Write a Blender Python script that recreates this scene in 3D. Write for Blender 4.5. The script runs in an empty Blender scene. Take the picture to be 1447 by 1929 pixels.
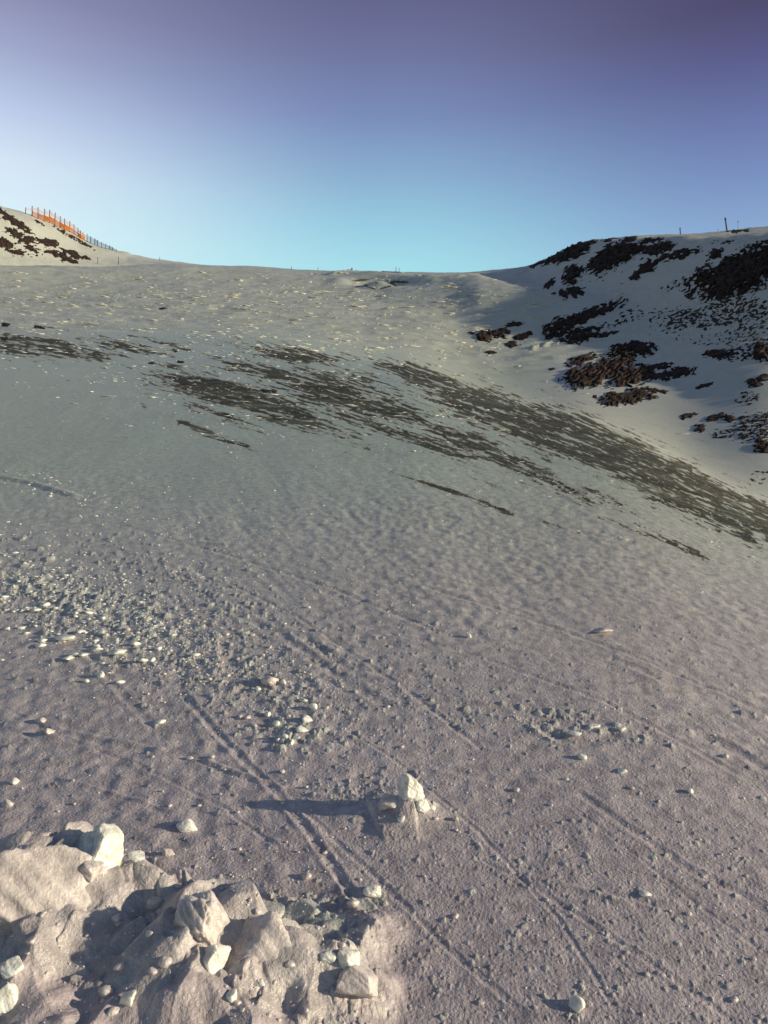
import bpy, bmesh, math, random
import numpy as np
from mathutils import Vector, Matrix

SC = bpy.context.scene
COL = SC.collection
R = math.radians
rng = np.random.default_rng(11)
random.seed(11)

# ------------------------------------------------------------------ camera, light, exposure
PW, PH, FPX = 1447.0, 1929.0, 1485.0         # photo size and focal length in photo pixels
PITCH = R(4.0)
EYE = 1.2                                     # eye height over the snow
cam_d = bpy.data.cameras.new("camera"); cam = bpy.data.objects.new("camera", cam_d); COL.objects.link(cam)
cam.location = (0, 0, 0); cam.rotation_euler = (R(90) + PITCH, 0, 0)
cam_d.sensor_fit = 'VERTICAL'; cam_d.sensor_height = 36.0
cam_d.lens = 36.0 * FPX / PH
cam_d.clip_start = 0.05; cam_d.clip_end = 5000
SC.camera = cam

SUN_AZ, SUN_EL = R(98), R(12.0)                # measured clockwise from the viewing direction (+y)
sun_d = bpy.data.lights.new("sun", 'SUN'); sun = bpy.data.objects.new("sun", sun_d); COL.objects.link(sun)
sun_d.energy = 5.0; sun_d.angle = R(1.0); sun_d.color = (1.0, 0.86, 0.61)
to_sun = Vector((math.sin(SUN_AZ) * math.cos(SUN_EL), math.cos(SUN_AZ) * math.cos(SUN_EL), math.sin(SUN_EL)))
sun.rotation_euler = to_sun.to_track_quat('Z', 'Y').to_euler()
sun.location = (60, -20, 40)

def lin(*c):
    return tuple(((x / 255) / 12.92 if x / 255 < 0.04045 else ((x / 255 + 0.055) / 1.055) ** 2.4) for x in c)

world = bpy.data.worlds.new("World"); SC.world = world; world.use_nodes = True
WN = world.node_tree; WN.nodes.clear()
def wn(t, **k):
    n = WN.nodes.new(t)
    for a, b in k.items(): setattr(n, a, b)
    return n
WL = WN.links.new
sky = wn('ShaderNodeTexSky', sky_type='NISHITA', sun_disc=False)
sky.sun_elevation = SUN_EL; sky.sun_rotation = SUN_AZ; sky.altitude = 2200; sky.air_density = 1.0; sky.dust_density = 0.6
geo = wn('ShaderNodeNewGeometry'); sep = wn('ShaderNodeSeparateXYZ')
neg = wn('ShaderNodeVectorMath', operation='SCALE'); neg.inputs['Scale'].default_value = -1.0
tc = wn('ShaderNodeTexCoord')
WL(tc.outputs['Generated'], sep.inputs[0])
def ramp(stops):
    n = wn('ShaderNodeValToRGB'); e = n.color_ramp.elements
    while len(e) < len(stops): e.new(0.5)
    for el, (p, c) in zip(e, stops): el.position = p; el.color = (*lin(*c), 1)
    WL(sep.outputs['Z'], n.inputs[0]); return n
# colour of the clear dusk-side sky by height above the horizon: left, ahead and right of the view
rl = ramp([(0.30, (214, 244, 248)), (0.38, (220, 242, 250)), (0.43, (216, 232, 248)), (0.48, (190, 204, 234)), (0.525, (164, 172, 206)), (0.57, (142, 144, 180)), (0.75, (90, 86, 112))])
rc = ramp([(0.30, (172, 230, 238)), (0.365, (166, 222, 234)), (0.405, (152, 204, 226)), (0.45, (140, 178, 210)), (0.51, (122, 141, 186)), (0.56, (112, 119, 160)), (0.61, (98, 99, 138))])
rr = ramp([(0.30, (150, 198, 224)), (0.36, (140, 174, 212)), (0.42, (122, 144, 192)), (0.47, (106, 119, 170)), (0.52, (90, 92, 138)), (0.56, (78, 73, 108)), (0.75, (54, 48, 72))])
def mapr(sock, a, b):
    n = wn('ShaderNodeMapRange'); n.interpolation_type = 'SMOOTHSTEP'
    n.inputs['From Min'].default_value = a; n.inputs['From Max'].default_value = b
    WL(sock, n.inputs['Value']); return n.outputs[0]
def mixc(f, a, b):
    n = wn('ShaderNodeMix', data_type='RGBA'); WL(f, n.inputs[0]); WL(a, n.inputs[6]); WL(b, n.inputs[7]); return n.outputs[2]
m1 = mixc(mapr(sep.outputs['X'], -0.47, 0.0), rl.outputs[0], rc.outputs[0])
m2 = mixc(mapr(sep.outputs['X'], 0.0, 0.42), m1, rr.outputs[0])
sc10 = wn('ShaderNodeVectorMath', operation='SCALE'); sc10.inputs['Scale'].default_value = 10.0
WL(m2, sc10.inputs[0])
# behind the viewer and overhead it is the plain physical sky
bk = mixc(mapr(sep.outputs['Y'], 0.2, 0.62), sky.outputs[0], sc10.outputs[0])
bg = wn('ShaderNodeBackground'); bg.inputs['Strength'].default_value = 0.1
wo = wn('ShaderNodeOutputWorld'); WL(bk, bg.inputs[0]); WL(bg.outputs[0], wo.inputs[0])

SC.view_settings.view_transform = 'Standard'; SC.view_settings.look = 'None'
SC.view_settings.exposure = 0.0; SC.view_settings.gamma = 1.0
SC.render.engine = 'CYCLES'
SC.cycles.max_bounces = 5; SC.cycles.diffuse_bounces = 3; SC.cycles.use_denoising = True

# ------------------------------------------------------------------ noise
def _hash(ix, iy, seed):
    h = (ix.astype(np.int64) * 374761393 + iy.astype(np.int64) * 668265263 + seed * 982451653) & 0xFFFFFFFF
    h = ((h ^ (h >> 13)) * 1274126177) & 0xFFFFFFFF
    return (h ^ (h >> 16)) & 0xFFFFFFFF
_GA = np.arange(16) * (2 * np.pi / 16)
_GX, _GY = np.cos(_GA), np.sin(_GA)
def perlin(x, y, seed=0):
    xi = np.floor(x); yi = np.floor(y); fx = x - xi; fy = y - yi
    u = fx * fx * fx * (fx * (fx * 6 - 15) + 10); v = fy * fy * fy * (fy * (fy * 6 - 15) + 10)
    def g(ox, oy):
        k = _hash(xi + ox, yi + oy, seed) & 15
        return _GX[k] * (fx - ox) + _GY[k] * (fy - oy)
    a = g(0, 0); b = g(1, 0); c = g(0, 1); d = g(1, 1)
    return 1.5 * ((a + u * (b - a)) * (1 - v) + (c + u * (d - c)) * v)
def fbm(x, y, seed, octs=4, gain=0.5):
    s = 0; a = 1.0
    for i in range(octs):
        s = s + a * perlin(x * 2 ** i, y * 2 ** i, seed + 17 * i); a *= gain
    return s
def sstep(a, b, x):
    t = np.clip((x - a) / (b - a), 0, 1); return t * t * (3 - 2 * t)

# ------------------------------------------------------------------ view geometry
CP, SP = math.cos(PITCH), math.sin(PITCH)
def px_dir(u, v):
    u = np.asarray(u, float); v = np.asarray(v, float)
    x = (u - PW / 2) / FPX; y = (PH / 2 - v) / FPX
    X = x; Y = CP - y * SP; Z = SP + y * CP
    return np.arctan2(X, Y), Z / np.hypot(X, Y)
def world_px(X, Y, Z):
    fwd = Y * CP + Z * SP; up = -Y * SP + Z * CP
    fwd = np.where(fwd < 1e-3, 1e-3, fwd)
    return PW / 2 + FPX * X / fwd, PH / 2 - FPX * up / fwd

# ------------------------------------------------------------------ terrain: one polar sheet round the viewer
N_IN = 1150
az_in = np.linspace(R(-31), R(31), N_IN)
g = np.cumsum(np.linspace(0.0010, 0.05, 130)); g = g / g[-1] * (math.pi - R(31))
AZ = np.concatenate([-(R(31) + g[::-1]), az_in, R(31) + g])
rr_ = [0.25, 0.45, 0.65, 0.85, 1.0, 1.1]
while rr_[-1] < 460:
    r0 = rr_[-1]
    rr_.append(r0 + min(1.05 * r0 * r0 / (743 * EYE), 0.0058 * r0))
rr_ += [520, 700, 1000, 1500]
RR = np.array(rr_)
NA, NR = len(AZ), len(RR)

def curve(pts):
    """A line seen in the photo as slope-angle (tan) by direction."""
    p = np.array(pts, float); t = np.linspace(0, len(p) - 1, 400)
    u = np.interp(t, np.arange(len(p)), p[:, 0]); v = np.interp(t, np.arange(len(p)), p[:, 1])
    a, e = px_dir(u, v); o = np.argsort(a); return np.interp(AZ, a[o], e[o])
def byu(pts, v=600):
    p = np.array(pts, float); a, _ = px_dir(p[:, 0], np.full(len(p), v)); return np.interp(AZ, a, p[:, 1])
UA = np.linspace(-math.pi, math.pi, 7201)
def smooth(a, deg):
    """gaussian smoothing over direction, deg = standard deviation in degrees"""
    n = int(deg * 20 * 3.5) + 1; t = np.arange(-n, n + 1) / 20.0; k = np.exp(-0.5 * (t / deg) ** 2); k /= k.sum()
    return np.interp(AZ, UA, np.convolve(np.pad(np.interp(UA, AZ, a), n, mode='edge'), k, 'valid'))

PLANE_A, PLANE_B = 0.03, 0.352
te_p = PLANE_A * np.sin(AZ) + PLANE_B * np.cos(AZ)
te_c = smooth(curve([(-250, 655), (0, 648), (250, 648), (430, 652), (600, 664), (700, 682), (780, 690), (900, 733), (1000, 764), (1100, 787), (1200, 828), (1300, 885), (1380, 925), (1447, 958), (1650, 1060)]), 0.7)
fade = np.where(AZ > 0, sstep(R(28), R(48), AZ), sstep(R(60), R(110), -AZ))
te_c = te_c * (1 - fade) + np.where(AZ > 0, np.minimum(te_p - 0.06, -0.02), te_p - 0.04) * fade
SKY = [(-200, 352), (0, 387), (46, 401.5), (60, 406.5), (83, 415.7), (103, 424), (131, 436), (149, 446), (166, 455.5), (191, 466), (220, 474), (240, 476), (250, 481), (291, 488), (323, 493), (358, 497.5), (383, 500), (466, 501.5), (498, 503), (561, 508), (640, 511), (720, 513.5), (800, 514.5), (877, 515), (939, 510), (985, 505), (1010, 497), (1040, 482), (1071, 466), (1100, 456), (1130, 451), (1160, 447), (1200, 444), (1250, 443), (1300, 444), (1330, 441), (1368, 437), (1447, 427), (1700, 380)]
te_s = smooth(curve(SKY), 0.08)
te_2 = smooth(curve([(-200, 500), (0, 500), (120, 501), (300, 500.5), (345, 500), (383, 503), (466, 508), (600, 516), (760, 519), (900, 521), (1000, 545), (1100, 580), (1200, 620), (1447, 690), (1700, 760)]), 0.25)
te_3 = smooth(curve([(-200, 372), (0, 407), (60, 420), (150, 458), (240, 484), (300, 494), (383, 501.5), (640, 512), (877, 516), (1000, 503), (1071, 470), (1130, 454), (1250, 444.5), (1290, 445), (1330, 446), (1380, 443), (1447, 439.5), (1700, 410)]), 0.1)
k_ = ((np.maximum(te_p - te_c, 0.012)) / 2) ** 2 / EYE
r_c = smooth(np.minimum(np.sqrt(EYE / k_), 80), 0.8); k_ = EYE / r_c ** 2; te_cc = te_p - 2 * np.sqrt(EYE * k_)
shd = smooth(byu([(0, 0), (500, 0), (700, 0.25), (900, 1), (1447, 1)]), 2.5)      # how far the ground drops out of sight past the shoulder
lf = smooth(byu([(0, 1), (250, 1), (330, 0.5), (383, 0), (1447, 0)]), 0.8)
rf = byu([(0, 0), (1285, 0), (1310, 1), (1447, 1)])
def rad(pts): return smooth(byu(pts), 2.6)
P_R = [r_c,
       r_c * (1.12 + 0.33 * shd),
       np.maximum(r_c * (1.25 + 0.5 * shd), rad([(0, 84), (500, 78), (720, 70), (900, 59), (1000, 52), (1200, 41), (1447, 29)])),
       rad([(0, 130), (400, 128), (720, 112), (900, 94), (1000, 83), (1200, 65), (1447, 43)]),
       rad([(0, 150), (350, 175), (720, 165), (900, 138), (1000, 119), (1200, 92), (1447, 62)]),
       rad([(0, 158), (350, 195), (720, 200), (900, 164), (1000, 140), (1200, 109), (1447, 78)]),
       rad([(0, 166), (350, 215), (720, 225), (900, 184), (1000, 156), (1200, 124), (1447, 92)]),
       rad([(0, 182), (350, 250), (720, 255), (900, 208), (1000, 176), (1200, 145), (1290, 135), (1447, 117)]),
       rad([(0, 186), (350, 256), (720, 261), (900, 213), (1000, 179), (1200, 148), (1290, 140), (1447, 127)]),
       rad([(0, 195), (350, 264), (720, 268), (900, 218), (1000, 183), (1200, 152), (1290, 149), (1447, 195)])]
d12 = te_2 - te_cc
P_T = [te_cc,
       te_cc - 0.03 * shd + 0.05 * d12 * (1 - shd),
       te_cc + d12 * (0.22 * (1 - shd) + 0.02),
       te_cc + d12 * (0.72 - 0.22 * shd),
       te_2,
       te_2 - 0.012 * lf + (te_3 - te_2) * 0.33 * (1 - lf),
       te_2 + lf * 0.0 + (te_3 - te_2) * (0.12 * lf + 0.67 * (1 - lf)),
       te_3,
       te_3 + (te_s - te_3) * 0.5 * (1 - rf) - rf * 0.004,
       te_s]
for i in range(len(P_T)):
    if i: P_T[i] = P_T[i] * (1 - fade) + (te_cc - 0.05) * fade
    if i: P_R[i] = np.maximum(P_R[i], P_R[i - 1] * 1.01)
te_p0 = P_T[0] + 2 * EYE / r_c                 # near part: z = -EYE + r*te_p0 - k r^2, tangent to the crest line
kk = EYE / r_c ** 2
P_R += [P_R[-1] * 1.25, P_R[-1] * 2.2, P_R[-1] * 10]
P_T += [P_T[-1] - 0.10, P_T[-1] - 0.24, P_T[-1] - 0.32]
PR = np.log(np.array(P_R)); PT = np.array(P_T)         # K x NA
h = np.diff(PR, axis=0); d = np.diff(PT, axis=0) / h
m = np.zeros_like(PT); m[0] = 0; m[-1] = d[-1]
for i in range(1, len(PT) - 1):
    same = d[i - 1] * d[i] > 0
    w1 = 2 * h[i] + h[i - 1]; w2 = h[i] + 2 * h[i - 1]
    with np.errstate(divide='ignore', invalid='ignore'):
        hm = (w1 + w2) / (w1 / d[i - 1] + w2 / d[i])
    m[i] = np.where(same, hm, 0)
TE = np.empty((NA, NR)); LR = np.log(RR)
for j in range(NA):
    near = RR <= r_c[j]
    rn = RR[near]; TE[j, near] = -EYE / rn + te_p0[j] - kk[j] * rn
    x = LR[~near]; p = PR[:, j]
    i = np.clip(np.searchsorted(p, x) - 1, 0, len(p) - 2); hh = h[i, j]; t = np.clip((x - p[i]) / hh, 0, 1)
    TE[j, ~near] = ((2*t**3 - 3*t**2 + 1) * PT[i, j] + (t**3 - 2*t**2 + t) * hh * m[i, j]
                    + (-2*t**3 + 3*t**2) * PT[i + 1, j] + (t**3 - t**2) * hh * m[i + 1, j])
GR = np.broadcast_to(RR, (NA, NR)); GA = np.broadcast_to(AZ[:, None], (NA, NR))
X = GR * np.sin(GA); Y = GR * np.cos(GA); Z = TE * GR
front = (np.abs(AZ) < R(31.5))

def hit_all(u, v):
    """Where the sight line through a photo point meets the ground -> x, y, z, r (nan where it meets sky)."""
    u = np.asarray(u, float).ravel(); v = np.asarray(v, float).ravel()
    a, t = px_dir(u, v); n = len(u); out = np.full((n, 4), np.nan)
    ja = np.interp(a, AZ, np.arange(NA)); j0 = np.rint(ja).astype(int)
    for s in range(0, n, 4000):
        sl = slice(s, s + 4000); c = TE[j0[sl]]; ok = c >= t[sl][:, None]; ok[:, :4] = False
        i = ok.argmax(1); good = ok.any(1) & (i > 4)
        k = np.arange(len(i)); i = np.where(good, i, 5)
        t0, t1 = c[k, i - 1], c[k, i]; f = np.clip((t[sl] - t0) / np.maximum(t1 - t0, 1e-9), 0, 1)
        r = RR[i - 1] + f * (RR[i] - RR[i - 1]); r[~good] = np.nan
        out[sl, 3] = r
    out[:, 0] = out[:, 3] * np.sin(a); out[:, 1] = out[:, 3] * np.cos(a); out[:, 2] = out[:, 3] * t
    return out
def ground_z(x, y):
    a = np.arctan2(x, y); r = np.hypot(x, y)
    j = np.clip(np.interp(a, AZ, np.arange(NA)), 0, NA - 1.001); i = np.clip(np.interp(r, RR, np.arange(NR)), 0, NR - 1.001)
    j0 = j.astype(int); i0 = i.astype(int); fj = j - j0; fi = i - i0
    return ((Z[j0, i0] * (1 - fi) + Z[j0, i0 + 1] * fi) * (1 - fj) + (Z[j0 + 1, i0] * (1 - fi) + Z[j0 + 1, i0 + 1] * fi) * fj)

# ---- relief of the near snow: banks, ski tracks, wind lips (placed in metres on the ground)
def seg_dist(pts, x, y):
    """distance to a polyline and position along it (0..1)"""
    best = np.full(x.shape, 1e9); along = np.zeros(x.shape); sgn = np.zeros(x.shape)
    n = len(pts) - 1
    for q in range(n):
        ax, ay = pts[q]; bx, by = pts[q + 1]; dx, dy = bx - ax, by - ay; L2 = dx * dx + dy * dy + 1e-12
        t = np.clip(((x - ax) * dx + (y - ay) * dy) / L2, 0, 1)
        ex, ey = x - ax - t * dx, y - ay - t * dy; dd = np.hypot(ex, ey); w = dd < best
        best = np.where(w, dd, best); along = np.where(w, (q + t) / n, along); sgn = np.where(w, np.sign(dx * ey - dy * ex), sgn)
    return best, along, sgn
DZ = np.zeros_like(Z)
U0, V0 = world_px(X, Y, Z)
BANK = np.zeros_like(Z)
def relief(px, width, depth, rim=0.35, wob=0.25, bank=0.0):
    global DZ
    h_ = hit_all(*np.array(px, float).T); pts = h_[:, :2]; rmax = np.nanmax(h_[:, 3]) * 1.25 + width * 4; rmin = np.nanmin(h_[:, 3]) * 0.75 - width * 4
    i0, i1 = np.searchsorted(RR, max(rmin, 0.3)), min(np.searchsorted(RR, rmax) + 1, NR)
    sl = (slice(None), slice(i0, i1)); x, y = X[sl], Y[sl]
    jit = wob * width * perlin(x / (width * 3), y / (width * 3), 91)
    dd, al, sg = seg_dist(pts, x, y); dd = np.maximum(dd + jit, 0)
    end = sstep(0, 0.08, al) * sstep(0, 0.08, 1 - al) if len(pts) > 2 or bank == 0 else 1.0
    q = dd / width
    DZ[sl] += depth * (np.exp(-q * q) - rim * np.exp(-((q - 1.7) / 0.6) ** 2)) * end
    if bank: BANK[sl] = np.maximum(BANK[sl], np.exp(-q * q * 0.6) * bank)
# ploughed bank at the lower left: a lumpy ridge of packed snow falling off on its far side
def bank(px, heights, fall, run):
    global DZ
    h_ = hit_all(*np.array(px, float).T); pts = h_[:, :2]; i1 = np.searchsorted(RR, 4.5); sl = (slice(None), slice(0, i1)); x, y = X[sl], Y[sl]
    x2 = x + 0.05 * perlin(x / 0.22, y / 0.22, 131) + 0.02 * perlin(x / 0.07, y / 0.07, 133); y2 = y + 0.06 * perlin(x / 0.2, y / 0.2, 132) + 0.025 * perlin(x / 0.08, y / 0.08, 134)
    dd, al, sg = seg_dist(pts, x2, y2); sd = -dd * sg                  # positive towards the viewer
    Hh = np.interp(al, np.linspace(0, 1, len(heights)), heights)
    prof = sstep(-fall, 0.03, sd) * (1 - 0.75 * sstep(0.05, run, sd))
    DZ[sl] += Hh * prof; BANK[sl] = np.maximum(BANK[sl], np.clip(Hh / 0.06, 0, 1) * sstep(-fall, 0.02, sd) * (1 - sstep(run, run * 1.6, sd)))
bank([(-200, 1730), (60, 1735), (190, 1760), (330, 1790), (420, 1812), (520, 1850), (600, 1880), (690, 1915), (760, 1985)], [.13, .14, .13, .09, .10, .08, .06, .045, .0], 0.10, 0.9)
relief([(-40, 1800), (60, 1775)], 0.13, 0.035, 0.0, 0.1, 0.6)
relief([(660, 1800), (700, 1775)], 0.05, 0.018, 0.0, 0.1, 0.7)
# heap carrying the upright lump, and other low heaps
relief([(700, 1540), (745, 1530), (785, 1528)], 0.05, 0.014, 0.0, 0.2, 0.3)
relief([(765, 1528), (790, 1526)], 0.030, 0.030, 0.0, 0.3, 0.3)
# ski tracks (grooves)
TW, TD = 0.5, 0.13
def track(px, w, d_, rim): relief(px, w * TW, d_ * TD, rim, 0.35)
track([(330, 1290), (410, 1380), (470, 1440), (530, 1500), (600, 1590), (655, 1670), (700, 1730), (735, 1790)], 0.018, -0.020, 0.6)
track([(540, 1490), (620, 1570), (700, 1640), (830, 1770), (1010, 1925)], 0.012, -0.010, 0.6)
track([(440, 1150), (500, 1180), (560, 1215), (650, 1275), (760, 1345)], 0.034, -0.026, 0.4)
track([(560, 1190), (620, 1230), (660, 1262)], 0.034, -0.022, 0.4)
track([(150, 1205), (180, 1245), (215, 1290), (300, 1380)], 0.022, -0.014, 0.5)
track([(780, 1430), (960, 1470), (1090, 1485), (1180, 1550), (1300, 1630), (1447, 1700)], 0.020, -0.018, 0.5)
track([(1060, 1500), (1180, 1590), (1320, 1700), (1447, 1790)], 0.010, -0.008, 0.5)
track([(610, 1620), (640, 1655), (690, 1735), (720, 1840), (760, 1925)], 0.012, -0.010, 0.5)
track([(1145, 1228), (1190, 1245), (1245, 1270)], 0.035, -0.035, 0.3)
track([(1300, 1370), (1370, 1395), (1447, 1440)], 0.04, -0.04, 0.4)
track([(1010, 1360), (1060, 1385), (1110, 1390), (1170, 1372)], 0.035, -0.03, 0.5)
track([(880, 1600), (1000, 1660), (1200, 1790), (1400, 1925)], 0.012, -0.010, 0.6)
track([(0, 1330), (120, 1390), (260, 1440), (420, 1520), (560, 1620)], 0.010, -0.010, 0.6)
track([(640, 1360), (760, 1440), (900, 1560), (1050, 1720), (1180, 1925)], 0.010, -0.009, 0.6)
track([(420, 1090), (560, 1160), (760, 1290), (940, 1430)], 0.016, -0.014, 0.5)
track([(700, 1180), (900, 1230), (1150, 1320), (1447, 1480)], 0.018, -0.016, 0.5)
track([(760, 1090), (1000, 1160), (1250, 1250), (1447, 1330)], 0.022, -0.022, 0.5)
track([(200, 980), (420, 1040), (640, 1110), (860, 1200)], 0.022, -0.022, 0.5)
track([(1190, 1680), (1215, 1688), (1235, 1694)], 0.018, -0.022, 0.4)
# thin raised edges catching the low sun
for px, w, dp in [([(782, 1304), (900, 1318), (1000, 1328), (1118, 1345)], 0.022, 0.018), ([(380, 1428), (440, 1452), (510, 1472)], 0.016, 0.012),
                  ([(100, 1372), (200, 1392), (320, 1415)], 0.018, 0.010), ([(1180, 1278), (1300, 1286), (1447, 1297)], 0.022, 0.014),
                  ([(1390, 1330), (1420, 1335), (1447, 1340)], 0.03, 0.02), ([(500, 1480), (620, 1500), (720, 1520)], 0.02, 0.010),
                  ([(980, 1640), (1100, 1670), (1200, 1700)], 0.02, 0.008), ([(100, 1466), (200, 1490), (330, 1530)], 0.012, 0.006),
                  ([(0, 897), (60, 908), (150, 935)], 0.06, 0.03), ([(370, 1018), (430, 1026)], 0.03, 0.015)]:
    track(px, w * 0.9, dp * 3.4, 0.2)
for px, w, dp in [([(60, 560), (300, 555), (450, 549), (640, 546), (680, 547)], 0.7, 0.22), ([(430, 632), (520, 637), (650, 650)], 0.4, 0.16), ([(622, 521), (660, 516), (720, 515), (770, 520)], 0.9, 0.45), ([(770, 528), (860, 524), (960, 512)], 0.6, 0.22),
                  ([(360, 524), (385, 526)], 0.5, 0.25), ([(990, 590), (1035, 578), (1070, 566)], 0.4, 0.3), ([(1230, 558), (1260, 545), (1272, 537)], 0.5, 0.35), ([(1020, 655), (1040, 640)], 0.3, 0.25), ([(1000, 660), (1016, 650)], 0.3, 0.25), ([(1235, 605), (1250, 597)], 0.3, 0.25)]:
    relief(px, w, dp, 0.0, 0.5)
# wind hollow and its lip under the saddle
def bump_px(u, v, su, sv, amp, tilt=0.0):
    global DZ
    c, s = math.cos(R(tilt)), math.sin(R(tilt)); du, dv = U0 - u, V0 - v
    a = (du * c - dv * s) / su; b = (du * s + dv * c) / sv
    DZ += amp * np.exp(-a * a - b * b) * (GR > 60) * front[:, None]
bump_px(720, 531, 62, 7, -1.6); bump_px(700, 519, 70, 3.0, 0.9, -2); bump_px(640, 531, 26, 5, 0.7); bump_px(712, 538, 26, 4, 1.3); bump_px(800, 527, 30, 4, 0.6, 8)

# ---- broken blocks frozen into the surface
CH = np.zeros_like(Z); Zs = Z + DZ
def chips(us, vs, s0, s1, p, h0, h1):
    hp = hit_all(us, vs)
    for (x0, y0, z0, r0) in hp:
        if np.isnan(r0): continue
        w = 0.5 * s0 * (s1 / s0) ** (rng.random() ** p) * math.hypot(r0, z0) / FPX; hh_ = w * rng.uniform(h0, h1)
        a0 = math.atan2(x0, y0); j0, j1 = np.searchsorted(AZ, a0 - 1.9 * w / r0), np.searchsorted(AZ, a0 + 1.9 * w / r0) + 1; i0, i1 = np.searchsorted(RR, r0 - 1.9 * w), np.searchsorted(RR, r0 + 1.9 * w) + 1
        if j1 - j0 < 2 or i1 - i0 < 2: continue
        dx = (X[j0:j1, i0:i1] - x0) / w; dy = (Y[j0:j1, i0:i1] - y0) / w; n = rng.integers(4, 7); a_ = rng.uniform(0, 6.28) + np.arange(n) * 6.28 / n + rng.uniform(-.35, .35, n); k_1 = rng.uniform(.75, 1.25, n); k_1[rng.integers(n)] *= 1.4
        dd = np.max([(dx * math.cos(q) + dy * math.sin(q)) / k for q, k in zip(a_, k_1)], axis=0)
        g1, g2 = rng.uniform(-.55, .35), rng.uniform(-.45, .45)
        top = np.minimum(1 + g1 * dx + g2 * dy, 1 + rng.uniform(-.8, .8) * dx + rng.uniform(-.8, .8) * dy)
        cap = hh_ * np.clip(top, 0.15, 1.6) * sstep(1.12, 0.86, dd)
        CH[j0:j1, i0:i1] = np.maximum(CH[j0:j1, i0:i1], cap)
def gb(n, u, v, su, sv, slope):
    a = rng.normal(0, 1, n); return u + a * su, v + a * su * slope + rng.normal(0, 1, n) * sv
def gu(n, u0, u1, v0, v1): return rng.uniform(u0, u1, n), rng.uniform(v0, v1, n)
chips(*gu(700, -60, 700, 1690, 1990), 6, 46, 2.4, .25, .6)
chips(*gu(34, -60, 640, 1720, 1960), 40, 95, 1.5, .2, .4)
chips(*gb(200, 260, 1690, 150, 22, .1), 4, 16, 2.0, .4, .9)
chips(*gu(1600, -60, 720, 1680, 1990), 3, 14, 2.2, .4, .9)
chips(*gb(1500, 150, 1135, 150, 36, .28), 3, 14, 2.2, .35, .8)
chips(*gb(900, 400, 1265, 150, 50, .3), 3, 10, 2.4, .35, .8)
chips(*gb(300, 330, 1080, 120, 20, .36), 3, 9, 2.0, .35, .8)
chips(*gb(120, 550, 1372, 45, 24, 0), 4, 16, 2.0, .4, .8)
chips(*gb(500, 640, 1250, 200, 60, .3), 3, 9, 2.5, .35, .8)
chips(*gb(200, 1060, 1360, 100, 16, .1), 3, 14, 2.2, .3, .7)
chips(*gb(160, 690, 1490, 50, 18, 0), 3, 9, 2.2, .4, .8)
chips(*gu(1800, -20, 1470, 1150, 1928), 3, 9, 3.0, .3, .7)
chips(*gu(900, 700, 1470, 1550, 1928), 3, 9, 2.5, .3, .6)
DZ += CH
# ---- random roughness, each wavelength only where the picture can show it
foot = np.maximum(GR / 743, GR ** 2 / (743 * EYE) * 0.22); foot = np.where(GR > 55, GR / 743 * 1.6, foot); foot = np.maximum(foot, 0.7 * np.gradient(RR)[None, :]); foot = np.where(front[:, None], foot, foot * 6)
patch = 0.75 + 0.7 * fbm(X / 1.7, Y / 2.6, 5, 3) + 0.35 * perlin(X / 0.5, Y / 0.9, 6)
patch = np.clip(patch, 0.25, 1.8)
DEB = np.zeros_like(Z)                          # where broken snow lies thick
for u_, v_, su_, sv_, sl_ in [(150, 1135, 170, 42, .28), (330, 1075, 140, 24, .36), (420, 1265, 170, 60, .3), (560, 1370, 90, 40, 0), (640, 1240, 160, 50, .3), (1050, 1365, 130, 22, .1), (690, 1490, 60, 22, 0), (560, 1690, 200, 50, 0)]:
    DEB = np.maximum(DEB, np.exp(-((U0 - u_) / su_) ** 2 - ((V0 - v_ - sl_ * (U0 - u_)) / sv_) ** 2))
DEB *= (GR < 12) & front[:, None]
def add_oct(lam, amp, seed, aniso=1.0, rot=0.0, ridged=False, mask=None):
    global DZ
    w = np.clip(lam / (2.2 * foot) - 0.35, 0, 1); cols = np.where((w > 0).any(0))[0]
    if len(cols) == 0: return
    sl = (slice(None), slice(cols[0], cols[-1] + 1)); x, y = X[sl], Y[sl]
    c, s = math.cos(rot), math.sin(rot)
    n = perlin((x * c + y * s) / (lam * aniso), (-x * s + y * c) / lam, seed)
    if ridged: n = 0.5 - np.abs(n) * 1.4
    DZ[sl] += n * amp * w[sl] * (1.0 if mask is None else mask[sl])
streak = math.atan2(-18, 3)                     # downslope direction of the wind streaks
nearm = sstep(60, 25, GR)
for i, lam in enumerate([0.035, 0.06, 0.11, 0.2, 0.38]):
    add_oct(lam, lam * [0.064, 0.054, 0.013, 0.008, 0.005][i], 20 + i, 1.0 if i < 3 else 2.4, 0.4 * i if i < 3 else streak, False, patch * (1 + 1.6 * BANK + 0.5 * DEB))
for i, lam in enumerate([0.16, 0.3, 0.6, 1.2]):
    add_oct(lam, lam * [0.008, 0.006, 0.004, 0.003][i], 40 + i, 3.5, streak + 0.12 * i, True, nearm)
add_oct(3.0, 0.012, 60, 2.5, streak); add_oct(7.0, 0.04, 61, 1.6, 0.3)
add_oct(0.03, 0.006, 68, 1.5, 0.75, False, BANK); add_oct(0.05, 0.009, 69, 1.8, 0.75, False, BANK); add_oct(0.10, 0.030, 70, 2.0, 0.75, True, BANK); add_oct(0.20, 0.050, 71, 1.6, 0.75, True, BANK)
calm = nearm * sstep(-0.1, 0.45, perlin(X / 1.3, Y / 3.0, 94)); add_oct(0.05, 0.0016, 95, 10.0, streak + 0.30, True, calm); add_oct(0.08, 0.0014, 96, 12.0, streak + 0.12, True, calm)
farm = sstep(55, 85, GR)
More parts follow.
